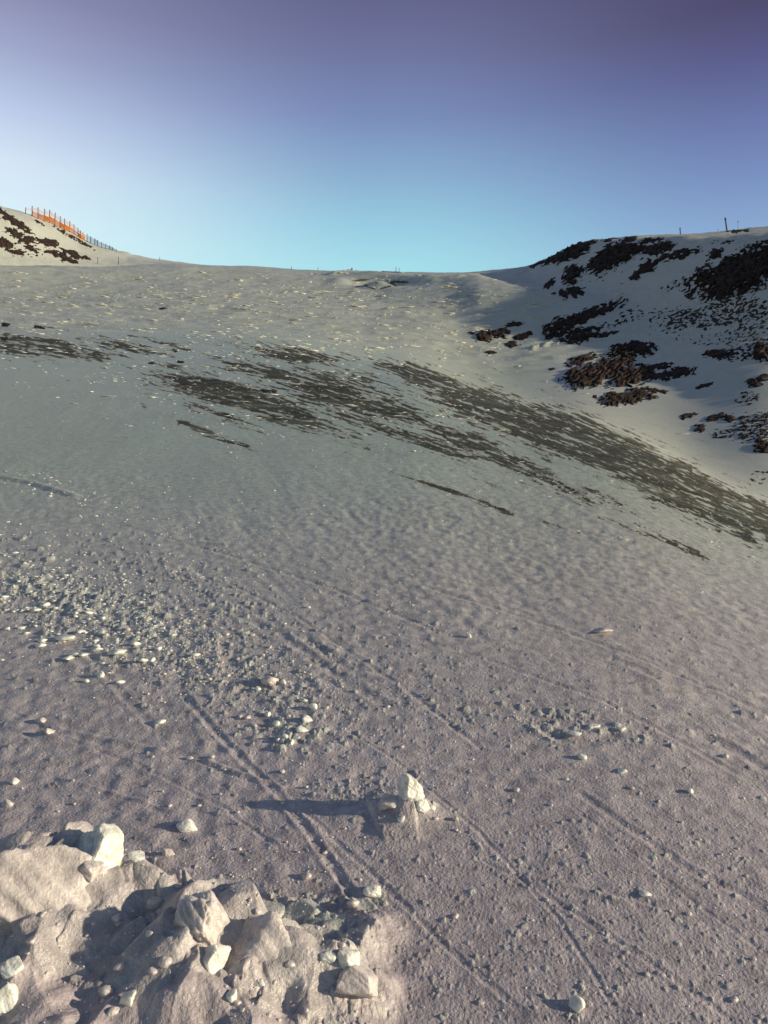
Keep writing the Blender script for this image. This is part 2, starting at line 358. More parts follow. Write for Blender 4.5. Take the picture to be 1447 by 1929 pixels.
for i, lam in enumerate([1.2, 2.2, 4.0, 8.0]):
    add_oct(lam, lam * [0.11, 0.09, 0.055, 0.03][i], 80 + i, 2.6, 0.12 * (i - 1.5), True, farm)
add_oct(14.0, 0.16, 90, 1.5, 0.2, False, farm); add_oct(30.0, 0.25, 92, 1.3, 0.0, False, farm)
Z = Z + DZ
TE = Z / GR
U, V = world_px(X, Y, Z)

# ---- bare gravelly ground showing through the blown snow
GROW = 1.25
def blob(u, v, su, sv, tilt, w=1.0):
    c, s = math.cos(R(tilt)), math.sin(R(tilt)); du, dv = U - u, V - v
    a = (du * c + dv * s) / (su * GROW); b = (-du * s + dv * c) / (sv * GROW)
    return w * np.exp(-(a * a + b * b))
D = np.zeros_like(Z)
for b in [(1240, 895, 200, 38, 28, 1.25), (1440, 975, 90, 24, 28, 1.3), (1060, 820, 150, 36, 22, 1.2), (920, 770, 130, 34, 18, 1.0), (880, 830, 90, 22, 20, .8), (640, 720, 120, 22, 10, .72), (800, 712, 90, 20, 16, .95), (745, 690, 50, 10, 6, .6),
          (555, 668, 85, 16, 8, 1.0), (500, 700, 100, 16, 12, .8), (430, 742, 140, 22, 14, 1.15), (520, 772, 120, 22, 20, 1.05), (620, 745, 100, 24, 14, .9), (720, 770, 120, 20, 16, .85), (420, 785, 80, 12, 20, .75),
          (390, 815, 85, 7, 22, .8), (450, 835, 26, 6, 22, .8), (700, 800, 130, 14, 18, .7), (820, 840, 120, 16, 19, .75), (980, 880, 140, 20, 22, .75), (1100, 930, 130, 18, 22, .6),
          (840, 922, 95, 3.6, 17.5, 1.0), (935, 958, 60, 4.2, 20, 1.0), (1260, 1022, 85, 9, 22, .75), (1310, 1042, 40, 6, 24, .7), (1170, 990, 70, 4, 20, .6), (1400, 1010, 70, 10, 24, .75), (1390, 1125, 40, 3, 18, .55),
          (90, 652, 105, 15, 10, .95), (30, 660, 60, 13, 14, .85), (240, 654, 65, 9, 10, .95), (200, 660, 60, 7, 10, .5), (330, 652, 34, 4.5, 14, .8), (100, 618, 26, 3, 8, .6), (335, 690, 26, 5, 8, .7), (280, 640, 50, 2.5, 12, .55),
          (640, 690, 70, 6, 14, .5), (905, 905, 50, 4, 18, .5), (730, 850, 30, 3, 18, .6), (1040, 985, 60, 4, 22, .5)]:
    D = np.maximum(D, blob(*b)) + 0.12 * np.minimum(D, blob(*b))
# fine streak pattern following the fall line
pu = U + 6 * perlin(U / 40, V / 20, 3); slope = 0.30 + 0.10 * np.clip((U - 500) / 900, -0.6, 1)
ph = V - slope * (U - 700)
sn = (0.30 * perlin(pu / 80, ph / 9, 101) + 0.40 * perlin(pu / 42, ph / 4.4, 102) + 0.42 * perlin(pu / 20, ph / 2.7, 103) + 0.30 * perlin(pu / 8, ph / 2.0, 104))
bare = 0.92 * np.minimum(D, 0.88) - 0.52 + 0.80 * sn
bare[(GR < 4) | (GR > 120) | ~front[:, None]] = -1
# dark bands in the wind hollow, given the scree material
hol = np.zeros_like(Z); GROW = 1.0
for b in [(680, 528, 20, 2.2, -5, 1), (752, 531, 27, 2.6, 2, 1), (677, 540, 12, 1.6, 3, 1), (697, 541, 14, 2.6, 20, .9), (728, 541, 16, 2.4, -15, .9), (712, 534, 9, 2.2, 25, .8), (742, 537, 10, 1.6, 25, .9), (760, 543, 7, 1.2, 0, .7), (735, 531, 12, 2, 25, .8)]:
    hol = np.maximum(hol, blob(*b))
hb = hol - 0.42 + 0.16 * perlin(U / 7, V / 2.5, 120)
bare = np.where((GR > 120) & front[:, None], hb, bare)
# thin cover: how much gravel still peers through the snow beside the bare ground
thin = np.clip(0.5 + bare * 1.6, 0, 1)
lit_clean = np.maximum(sstep(890, 1090, U) * sstep(10, 20, GR) * sstep(0, 1, (GR - np.array(P_R[1])[:, None]) / 6), sstep(0.5, 0.0, GA - px_dir(330, 500)[0]) * sstep(0, 3, GR - np.array(P_R[5])[:, None] + 2) * (U < 420))  # hill snow painted lighter in place of stronger light
lit_clean = np.maximum(lit_clean, 0.7 * sstep(45, 90, GR)); lit_clean = np.maximum(lit_clean, (1 - 0.75 * BANK) * np.clip(CH / (0.0012 * GR + 0.001), 0, 1) * (0.75 + 0.35 * perlin(X / 0.05, Y / 0.05, 555)))   # bowl colour lightened as if better lit; freshly broken snow is cleaner

# ------------------------------------------------------------------ materials
def mat(name):
    mt = bpy.data.materials.new(name); mt.use_nodes = True; nt = mt.node_tree
    return mt, nt, nt.nodes['Principled BSDF'], nt.links.new
def nnode(nt, t, **k):
    n = nt.nodes.new(t)
    for a, b in k.items(): setattr(n, a, b)
    return n
def noise_col(nt, L, vec, scale, stops, detail=4, rough=0.55, socket='Fac'):
    n = nnode(nt, 'ShaderNodeTexNoise'); n.inputs['Scale'].default_value = scale; n.inputs['Detail'].default_value = detail; n.inputs['Roughness'].default_value = rough
    L(vec, n.inputs['Vector']); r = nnode(nt, 'ShaderNodeValToRGB'); e = r.color_ramp.elements
    while len(e) < len(stops): e.new(0.5)
    for el, (p, c) in zip(e, stops): el.position = p; el.color = (*c, 1)
    L(n.outputs[socket], r.inputs[0]); return r.outputs[0], n.outputs[socket]
def bump(nt, L, hs, strength, dist, prev=None):
    b = nnode(nt, 'ShaderNodeBump'); b.inputs['Strength'].default_value = strength; b.inputs['Distance'].default_value = dist
    L(hs, b.inputs['Height'])
    if prev is not None: L(prev, b.inputs['Normal'])
    return b.outputs[0]
def mixn(nt, L, f, a, b, blend='MIX'):
    n = nnode(nt, 'ShaderNodeMix', data_type='RGBA', blend_type=blend)
    if isinstance(f, float): n.inputs[0].default_value = f
    else: L(f, n.inputs[0])
    for s, q in ((6, a), (7, b)):
        if isinstance(q, tuple): n.inputs[s].default_value = (*q, 1)
        else: L(q, n.inputs[s])
    return n.outputs[2]

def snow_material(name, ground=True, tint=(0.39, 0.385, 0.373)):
    mt, nt, bs, L = mat(name)
    g_ = nnode(nt, 'ShaderNodeNewGeometry'); pos = g_.outputs['Position']
    if not ground:
        pos = nnode(nt, 'ShaderNodeTexCoord').outputs['Object']
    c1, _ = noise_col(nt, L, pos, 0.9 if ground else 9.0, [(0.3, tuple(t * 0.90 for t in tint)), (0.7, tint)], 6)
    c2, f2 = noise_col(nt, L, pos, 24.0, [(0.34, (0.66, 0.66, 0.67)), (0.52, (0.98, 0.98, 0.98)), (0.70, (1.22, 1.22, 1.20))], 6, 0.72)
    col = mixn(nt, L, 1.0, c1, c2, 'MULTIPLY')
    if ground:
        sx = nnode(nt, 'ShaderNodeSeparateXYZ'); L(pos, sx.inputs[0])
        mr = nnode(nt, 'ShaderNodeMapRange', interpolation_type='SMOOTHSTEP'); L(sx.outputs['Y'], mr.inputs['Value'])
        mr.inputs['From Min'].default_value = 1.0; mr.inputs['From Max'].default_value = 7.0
        colour_cast = mixn(nt, L, mr.outputs[0], (1.34, 1.17, 1.25), (1.06, 1.24, 1.02))     # camera colour cast painted in: mauve on the near snow, green above
        ac = nnode(nt, 'ShaderNodeAttribute', attribute_name='lit_clean')
        colour_cast = mixn(nt, L, ac.outputs['Fac'], colour_cast, (1.55, 1.62, 1.45))  # lighter colour standing in for light on hills and bowl, plus cleaner broken snow
        col = mixn(nt, L, 1.0, col, colour_cast, 'MULTIPLY')
        at = nnode(nt, 'ShaderNodeAttribute', attribute_name='thin')
        grit, _ = noise_col(nt, L, pos, 5.0, [(0.42, (0.10, 0.095, 0.08)), (0.62, (0.5, 0.49, 0.46))], 6, 0.7)
        pw = nnode(nt, 'ShaderNodeMath', operation='POWER'); L(at.outputs['Fac'], pw.inputs[0]); pw.inputs[1].default_value = 1.5
        mu = nnode(nt, 'ShaderNodeMath', operation='MULTIPLY'); L(pw.outputs[0], mu.inputs[0]); mu.inputs[1].default_value = 0.9
        col = mixn(nt, L, mu.outputs[0], col, grit)
    L(col, bs.inputs['Base Color'])
    bs.inputs['Roughness'].default_value = 0.42; bs.inputs['Specular IOR Level'].default_value = 0.5
    n1 = nnode(nt, 'ShaderNodeTexNoise'); n1.inputs['Scale'].default_value = 55.0 if ground else 30.0; n1.inputs['Detail'].default_value = 4; n1.inputs['Roughness'].default_value = 0.6; L(pos, n1.inputs['Vector'])
    b1 = bump(nt, L, n1.outputs['Fac'], 0.45 if ground else 0.6, 0.008 if ground else 0.006)
    n2 = nnode(nt, 'ShaderNodeTexNoise'); n2.inputs['Scale'].default_value = 170.0; n2.inputs['Detail'].default_value = 3; L(pos, n2.inputs['Vector'])
    b1 = bump(nt, L, n2.outputs['Fac'], 0.6, 0.004, b1)
    L(b1, bs.inputs['Normal'])
    if not ground:
        bs.inputs['Subsurface Weight'].default_value = 0.6; bs.inputs['Subsurface Radius'].default_value = (1.0, 0.85, 0.7); bs.inputs['Subsurface Scale'].default_value = 0.012
    return mt
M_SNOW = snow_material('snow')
M_CHUNK = snow_material('packed_snow', False, (0.93, 0.91, 0.83))
M_DULL = snow_material('dull_packed_snow', False, (0.70, 0.63, 0.61))  # darker, pinker version of the packed snow colour
def scree_material():
    mt, nt, bs, L = mat('scree')
    pos = nnode(nt, 'ShaderNodeNewGeometry').outputs['Position']
    mp = nnode(nt, 'ShaderNodeMapping'); mp.inputs['Rotation'].default_value = (0, 0, -streak); mp.inputs['Scale'].default_value = (0.22, 1.6, 1.0); L(pos, mp.inputs['Vector'])
    c1, f1 = noise_col(nt, L, mp.outputs[0], 1.4, [(0.34, (0.044, 0.046, 0.041)), (0.5, (0.078, 0.086, 0.074)), (0.68, (0.17, 0.185, 0.16))], 8, 0.7)
    c2, f2 = noise_col(nt, L, pos, 9.0, [(0.35, (0.45, 0.42, 0.38)), (0.6, (1, 1, 1)), (0.72, (1.6, 1.6, 1.5))], 6, 0.75)
    c3, _ = noise_col(nt, L, pos, 0.35, [(0.45, (1, 1, 1)), (0.7, (1.15, 0.82, 0.68))], 3)
    ground = mixn(nt, L, 0.6, mixn(nt, L, 1.0, c1, c2, 'MULTIPLY'), c3, 'MULTIPLY')
    at = nnode(nt, 'ShaderNodeAttribute', attribute_name='thin'); _, f4 = noise_col(nt, L, mp.outputs[0], 5.0, [(0, (0, 0, 0)), (1, (1, 1, 1))], 6, 0.7)
    ad = nnode(nt, 'ShaderNodeMath', operation='ADD'); L(at.outputs['Fac'], ad.inputs[0]); L(f4, ad.inputs[1])
    mr = nnode(nt, 'ShaderNodeMapRange'); L(ad.outputs[0], mr.inputs['Value']); mr.inputs['From Min'].default_value = 1.30; mr.inputs['From Max'].default_value = 0.98; mr.inputs['To Min'].default_value = 0.0; mr.inputs['To Max'].default_value = 0.85
    L(mixn(nt, L, mr.outputs[0], ground, (0.42, 0.43, 0.39)), bs.inputs['Base Color'])
    bs.inputs['Roughness'].default_value = 0.9; bs.inputs['Specular IOR Level'].default_value = 0.15
    L(bump(nt, L, f2, 0.8, 0.05), bs.inputs['Normal']); return mt
M_SCREE = scree_material()
def rock_material(name, tones):
    mt, nt, bs, L = mat(name)
    pos = nnode(nt, 'ShaderNodeNewGeometry').outputs['Position']
    c1, f1 = noise_col(nt, L, pos, 1.1, [(0.33, tones[0]), (0.55, tones[1]), (0.74, tones[2])], 8, 0.7)
    L(c1, bs.inputs['Base Color']); bs.inputs['Roughness'].default_value = 0.9; bs.inputs['Specular IOR Level'].default_value = 0.15
    L(bump(nt, L, f1, 0.7, 0.3), bs.inputs['Normal']); return mt
M_ROCK = rock_material('dark_rock', [(0.018, 0.011, 0.009), (0.040, 0.025, 0.020), (0.11, 0.072, 0.055)])
M_HEATH = rock_material('brown_rock', [(0.035, 0.024, 0.018), (0.075, 0.052, 0.038), (0.17, 0.125, 0.095)])
def paint(name, c, rough=0.6, var=0.25):
    mt, nt, bs, L = mat(name)
    pos = nnode(nt, 'ShaderNodeTexCoord').outputs['Object']
    c1, _ = noise_col(nt, L, pos, 1.5, [(0.3, tuple(x * (1 - var) for x in c)), (0.7, c)], 5)
    L(c1, bs.inputs['Base Color']); bs.inputs['Roughness'].default_value = rough; return mt
M_POST = paint('weathered_wood', (0.055, 0.045, 0.042), 0.85)
M_ORANGE = paint('orange_plastic', (0.90, 0.33, 0.035), 0.6)
M_PINK = paint('faded_plastic', (0.80, 0.42, 0.26), 0.6)
M_BLUE = paint('blue_grey_plastic', (0.10, 0.16, 0.22), 0.6)
M_STEEL = paint('rusty_steel', (0.10, 0.06, 0.045), 0.7)
M_PALE = paint('pale_metal', (0.55, 0.57, 0.6), 0.5)

# ------------------------------------------------------------------ build helpers
def link(name, verts, faces, material, loc=(0, 0, 0), parent=None, smooth_=True):
    me = bpy.data.meshes.new(name)
    verts = np.asarray(verts, np.float32); faces = np.asarray(faces, np.int32)
    nv, (nf, k) = len(verts), faces.shape
    me.vertices.add(nv); me.vertices.foreach_set('co', (verts - np.asarray(loc, np.float32)).ravel())
    me.loops.add(nf * k); me.loops.foreach_set('vertex_index', faces.ravel())
    me.polygons.add(nf); me.polygons.foreach_set('loop_start', np.arange(nf, dtype=np.int32) * k)
    me.polygons.foreach_set('use_smooth', np.full(nf, smooth_))
    me.materials.append(material); me.update(calc_edges=True); me.validate()
    o = bpy.data.objects.new(name, me); COL.objects.link(o); o.location = loc
    if parent is not None:
        o.parent = parent
    return o
def tag(o, label, cat=None, group=None, kind=None):
    o['label'] = label
    if cat: o['category'] = cat
    if group: o['group'] = group
    if kind: o['kind'] = kind
    return o

# ------------------------------------------------------------------ ground sheets
VV = np.stack([X, Y, Z], -1).reshape(-1, 3)
jj, ii = np.meshgrid(np.arange(NA - 1), np.arange(NR - 1), indexing='ij')
q0 = (jj * NR + ii).ravel(); FACES = np.stack([q0, q0 + NR, q0 + NR + 1, q0 + 1], -1)
bq = bare
fb = 0.25 * (bq[:-1, :-1] + bq[1:, :-1] + bq[:-1, 1:] + bq[1:, 1:])
is_bare = (fb > 0).ravel()
hill_l = ((GA < px_dir(375, 500)[0]) & (GR > np.array(P_R[5])[:, None]) & (GA > R(-120)))[:-1, :-1].ravel() & ~is_bare
hill_r = ((GA > px_dir(960, 510)[0]) & (GA < R(60)) & (GR > np.array(P_R[2])[:, None]))[:-1, :-1].ravel() & ~is_bare
def sheet(name, sel, material, label, kind, attr=True):
    f = FACES[sel]; uq, inv = np.unique(f, return_inverse=True)
    o = link(name, VV[uq], inv.reshape(-1, 4), material)
    if attr:
        for nm, ar in (('thin', thin), ('lit_clean', lit_clean)):
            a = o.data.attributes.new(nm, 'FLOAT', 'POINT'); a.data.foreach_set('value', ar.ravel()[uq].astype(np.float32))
    return tag(o, label, None, None, kind)
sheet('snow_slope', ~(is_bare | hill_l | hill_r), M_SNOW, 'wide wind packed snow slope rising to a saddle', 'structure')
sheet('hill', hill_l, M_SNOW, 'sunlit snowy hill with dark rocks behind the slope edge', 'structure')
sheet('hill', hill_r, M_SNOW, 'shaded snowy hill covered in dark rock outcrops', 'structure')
sheet('scree', is_bare, M_SCREE, 'dark gravel laid bare in streaks through the blown snow', 'stuff')

# ------------------------------------------------------------------ rock outcrops
_oc = [0]
def outcrop(u, v, hw, hh, tilt, label, dens=1.0, brown=False, rel=0.75, name='rock_outcrop', group='rock outcrops on the hillsides', cat='rock'):
    _oc[0] += 1; sd = 300 + 7 * _oc[0]
    st = 0.95 if hw < 60 else 1.15
    c, s = math.cos(R(tilt)), math.sin(R(tilt))
    eu = math.hypot(hw * c, hh * s) * 1.35 + 2; ev = math.hypot(hw * s, hh * c) * 1.45 + 2
    nu, nv = max(int(2 * eu / st), 6), max(int(2 * ev / st), 6)
    gu, gv = np.meshgrid(np.linspace(u - eu, u + eu, nu), np.linspace(v - ev, v + ev, nv), indexing='ij')
    du, dv = gu - u, -(gv - v)
    wx = 0.22 * perlin(gu / (hh * 1.6 + 3), gv / (hh * 1.2 + 3), sd) ; wy = 0.30 * perlin(gu / (hh * 1.6 + 3), gv / (hh + 3), sd + 1)
    a = (du * c + dv * s) / hw + wx; b = (-du * s + dv * c) / hh + wy
    rad_ = np.sqrt(a * a + b * b)
    ra, rb = (du * c + dv * s), (-du * s + dv * c)
    n1 = fbm(ra / 18, rb / 8, sd + 2, 2); n2 = 0.75 - 2.6 * np.abs(perlin((ra + .6 * rb) / 15, (rb - .25 * ra) / 6.0, sd + 5)); n3 = perlin(ra / 4.2, rb / 2.4, sd + 6)
    if dens < 1: n2 = perlin((ra + .6 * rb) / 10, (rb - .25 * ra) / 3.6, sd + 5)
    if dens >= 1: sh = np.minimum((1.08 - rad_) * 1.1, 0.55) + 0.36 * n1 + 0.50 * n2 + 0.40 * n3 - 0.10
    else: sh = np.minimum(1.15 - rad_, 0.34) * 1.1 + 0.20 * n1 + 0.62 * n2 + 0.55 * n3 - 0.42 - 0.55 * (0.8 - dens)
    shl = sh - (0.32 if dens >= 1 else 0.3) * n3
    hp = hit_all(gu, gv); ok = ~np.isnan(hp[:, 3])
    if ok.sum() < 6: return None
    r_m = np.nanmedian(hp[:, 3]); A = min(hh, 16) * r_m / FPX * rel * (0.42 if dens >= 1 else 0.22)
    hgt = A * 1.3 * np.clip(shl.ravel() * 1.6, -0.45, 0.9) + A * 0.5 * np.abs(perlin((ra + rb) / 9.0, (rb - .4 * ra) / 5.0, sd + 8)).ravel() * (sh.ravel() > -0.1) + 0.02 * r_m / 100
    vx, vy = hp[:, 0] / hp[:, 3], hp[:, 1] / hp[:, 3]
    nx, ny, nz = -0.85 * vx, -0.85 * vy, 0.5
    P = np.stack([hp[:, 0] + nx * hgt, hp[:, 1] + ny * hgt, hp[:, 2] + nz * hgt], -1)
    keep_v = ok & (sh.ravel() > -0.16)
    idx = np.arange(nu * nv).reshape(nu, nv)
    f = np.stack([idx[:-1, :-1], idx[:-1, 1:], idx[1:, 1:], idx[1:, :-1]], -1).reshape(-1, 4)
    kf = ok[f].all(1) & keep_v[f].any(1)
    rq = hp[:, 3][f]; kf &= (np.nan_to_num(rq.max(1) / rq.min(1), nan=9) < 1.12)
    f = f[kf]
    if len(f) < 3: return None
    if dens >= 1:                              # one connected piece
        lab = np.arange(nu * nv)
        for _ in range(400):
            mn = lab[f].min(1); new = lab.copy(); np.minimum.at(new, f.ravel(), np.repeat(mn, 4))
            if (new == lab).all(): break
            lab = new
        fl = lab[f[:, 0]]; f = f[fl == np.bincount(fl).argmax()]
    uq, inv = np.unique(f, return_inverse=True)
    base = P[uq].mean(0); base[2] = P[uq][:, 2].min()
    o = link(name, P[uq], inv.reshape(-1, 4), M_HEATH if brown else M_ROCK, base, None, True)
    return tag(o, label, cat, group)
D_ = 'dark rock outcrop '
OUT = [
 (1010, 499, 15, 4, 17, 'small low rock at the left foot of the skyline rocks'), (1071, 476, 44, 12, 21, 'long dark rock rib climbing the skyline of the shaded hill'),
 (1112, 456, 10, 3.2, 10, 'tiny dark rock on the skyline above the long rib'), (1150, 450, 14, 3.2, 10, 'thin dark rock band along the crest right of the rib'),
 (1162, 478, 42, 17, 12, 'broad dark rock mass in the pale patch below the crest'), (1128, 499, 22, 13, 18, 'dark rock tongue hanging below the broad crest rock'),
 (1184, 451, 15, 3.8, 10, 'thin flat rock lying just under the crest line'), (1227, 453, 18, 5, 5, 'small dark rock under the short post on the crest'),
 (1199, 467, 20, 5, 2, 'narrow rock shelf between two crest rocks on pale snow'), (1240, 468, 26, 10, 12, 'rough brown rock patch near the short crest post'),
 (1079, 515, 20, 13, 36, 'steep dark rock below the left skyline rib'), (1036, 535, 11, 5, 42, 'lone slanting rock left of the steep dark rock'),
 (1077, 551, 21, 10, 6, 'rounded dark rock above the bright wind ripples'), (1276, 480, 37, 7.5, 15, 'long thin rock band in the smooth snow under the crest'),
 (1221, 502, 17, 9, 22, 'angular rock below the left end of the thin band'), (1199, 519, 13, 6, 25, 'small slanting rock under the angular one'),
 (1405, 508, 95, 33, 21, 'huge black rock face at the right edge under the sunlit ridge'), (1351, 477, 17, 8, 15, 'black rock knob on top of the huge face'),
 (1099, 601, 28, 7, 24, 'narrow middle part of the long diagonal rock rib'), (1054, 617, 30, 15, 24, 'thick dark lower end of the long diagonal rock rib'),
 (1128, 585, 48, 9, 20, 'upper arm of the long diagonal rock rib'), (1099, 631, 27, 12, 10, 'squat dark rock under the diagonal rib'),
 (1140, 630, 20, 4, 12, 'thin tail of rock right of the squat rock'), (1060, 641, 9, 4, 0, 'tiny rock left under the squat rock'),
 (913, 633, 15, 10, 0, 'leftmost dark rock cluster at the foot of the shaded hill'), (943, 627, 15, 9, 5, 'second dark rock cluster from the left on the hill foot'),
 (970, 611, 14, 4, 3, 'flat dark rock above the two left clusters'), (982, 634, 12, 5, 15, 'small brown rock right of the two left clusters'),
 (998, 627, 9, 3.6, 10, 'small dark rock tip above the bright ripples'), (965, 648, 12, 4.5, 5, 'dark rock holding a pale snow cap at the hill foot'),
 (924, 663, 8, 3.6, 0, 'lowest small rock of the left cluster'), (888, 627, 4.5, 2, 0, 'lone dark speck of rock farthest left on the hill foot'),
 (1042, 553, 4.5, 2.2, 0, 'single dark stone left of the rounded rock'), (1040, 695, 5, 1.8, 8, 'single dark stone in the smooth snow of the gully'),
 (1189, 660, 43, 13, 5, 'domed dark rock on top of the big central outcrop'), (1111, 707, 44, 19, 11, 'thick left block of the big central outcrop'),
 (1095, 677, 28, 7.5, 16, 'slanting upper left rib of the big central outcrop'), (1148, 690, 38, 13, 13, 'middle neck of the big central outcrop'),
 (1186, 708, 40, 17, 10, 'right block of the big central outcrop'), (1241, 690, 21, 5, 8, 'flat rock right of the central dome'),
 (1274, 703, 34, 9, 10, 'reddish rock spur at the right of the central outcrop'), (1225, 709, 20, 5, 0, 'low rock lobe below the reddish spur'),
 (1184, 748, 48, 12, 9, 'lowest dark outcrop above the smooth gully snow'), (1237, 736, 24, 3.6, -8, 'thin rock strip beside the lowest outcrop'),
 (1120, 748, 3.5, 3.2, 0, 'tiny pointed stone left of the lowest outcrop'), (1327, 727, 15, 3, 15, 'thin lone rock sliver on open snow right of centre'),
 (1296, 783, 14, 4.5, 14, 'diamond shaped rock alone above the gravel shoulder'), (1318, 806, 10, 7, 5, 'dark boulder lowest above the gravel shoulder'),
 (1345, 787, 17, 5, 16, 'slanting rock right of the dark boulder'), (1371, 787, 13, 7, 0, 'hooked dark rock beside the slanting rock'),
 (1352, 667, 22, 8, 0, 'dark rock in the mid right scattered field'), (1436, 664, 16, 15, 0, 'black rock cut by the right picture edge, middle height'),
 (1420, 721, 13, 8, 0, 'rounded black boulder near the right picture edge'), (1441, 711, 13, 6, 8, 'reddish rock above the rounded boulder at the edge'),
 (1437, 842, 19, 11, 0, 'black rock at the right edge just above the gully snow'), (1400, 787, 8, 3, 10, 'small sliver rock above the lowest right rock field')]
for u, v, hw, hh, tl, lb in OUT: outcrop(u, v, hw, hh, tl, lb, 1.0)
SPARSE = [(1355, 592, 112, 26, 9, .72, True, 'brown broken rock band crossing the hill under the huge black face'), (1365, 553, 60, 22, 12, .52, True, 'speckled stones hanging below the huge black face'),
          (1300, 525, 60, 10, 22, .4, False, 'loose dark stones left of the huge black face'), (1150, 611, 34, 8, 12, .5, False, 'speckled rocks between the diagonal rib and squat rock'), (1185, 590, 26, 14, 5, .38, False, 'loose stones off the top of the diagonal rib'),
          (1385, 668, 42, 13, 0, .72, False, 'broken rocks trailing right from the mid right rock'), (1410, 632, 52, 34, 14, .5, True, 'wide sprinkling of brown stones at the right edge'), (1409, 750, 25, 15, 8, .55, False, 'sprinkled stones below the rounded boulder'),
          (1424, 806, 45, 28, 10, .78, False, 'rough rock field low at the right edge'), (1361, 818, 22, 9, 0, .55, False, 'speckled stones left of the low rock field'), (1320, 640, 60, 14, 0, .22, False, 'few scattered specks of stone in open snow'),
          (1260, 600, 70, 20, 0, .26, False, 'few dark stones beside the brown rock band'), (1440, 900, 34, 14, 0, .3, False, 'last stones at the edge over the gully'), (1120, 520, 60, 14, 20, .2, False, 'specks of stone between the crest rocks'),
          (1365, 455, 26, 5, 0, .35, False, 'few stones in smooth snow under the sunlit ridge'), (1230, 477, 40, 20, 10, .3, False, 'small stones around the short crest post')]
def loose(o):                                  # sparse patches: broken rock bands and fields as well as stone specks
    if o is not None:
        o.name = 'broken_rock'; o['kind'] = 'stuff'
        for k in ('category', 'group'):
            if k in o: del o[k]
for u, v, hw, hh, tl, dn, br, lb in SPARSE:
    o = outcrop(u, v, hw, hh, tl, lb, dn, br)
    if dn < 0.8: loose(o)
LEFT = [(22, 414, 38, 6.5, -33, 1, 'long dark rock rib slanting down the sunlit hill'), (28, 437, 15, 6, -25, 1, 'dark rock under the long rib on the sunlit hill'), (50, 452, 17, 5.5, -12, 1, 'broken rock in the middle of the sunlit hill'),
        (8, 459, 17, 7.5, -18, 1, 'dark rock at the left picture edge on the sunlit hill'), (90, 457, 20, 6, -12, 1, 'branching dark rock below the orange fence'), (57, 468, 12, 4.5, -32, 1, 'slanting oval rock on the sunlit hill'),
        (32, 475, 14, 3, -12, 1, 'thin low rock near the foot of the sunlit hill'), (118, 485, 25, 5.5, -24, 1, 'lowest black rock on the sunlit hill'), (134, 478, 18, 6, -22, 1, 'reddish rock just above the lowest black rock'),
        (163, 486, 7, 2.2, -20, 1, 'smallest rock at the right end of the sunlit hill'), (97, 474, 13, 2.2, 0, 1, 'thin flat rock left above the lowest black rock'), (140, 449, 36, 3.2, -30, .75, 'line of stones under the lower fence end'), (75, 420, 12, 1.6, -28, .7, 'few stones under the orange netting'), (40, 460, 60, 25, -15, .3, 'specks of stone over the sunlit hill')]
for u, v, hw, hh, tl, dn, lb in LEFT:
    o = outcrop(u, v, hw, hh, tl, lb, dn, False, 0.55)
    if dn < 0.8: loose(o)
NEAR = [(10, 612, 7, 3.2, 0, 'black stone on the snow at the left picture edge'), (506, 737, 12, 3, 0, 'black humped stone in the streaked gravel'), (306, 581, 6, 1.6, 0, 'tiny dark stone on the open upper slope'), (75, 617, 8, 2.5, -5, 'dark stone pair above the left gravel streaks'), (330, 660, 4, 2.5, 0, 'small dark stone in the left gravel streaks'),
        (285, 684, 6, 1.8, 0, 'flat dark stone left of two similar ones'), (340, 682, 5, 1.8, 0, 'flat dark stone right of a similar one'), (12, 637, 7, 2.2, 0, 'black stone in gravel by the left picture edge'), (345, 723, 5, 1.6, -10, 'tiny black stone at the top of the long gravel patch')]
for u, v, hw, hh, tl, lb in NEAR: outcrop(u, v, hw, hh, tl, lb, 1.0, False, 0.9, 'stone', 'dark stones on the near slope', 'stone')
outcrop(1391, 435, 20, 2.6, 3, 'low black rock on the sunlit ridge by the tall pole', 1.0, False, 0.8)

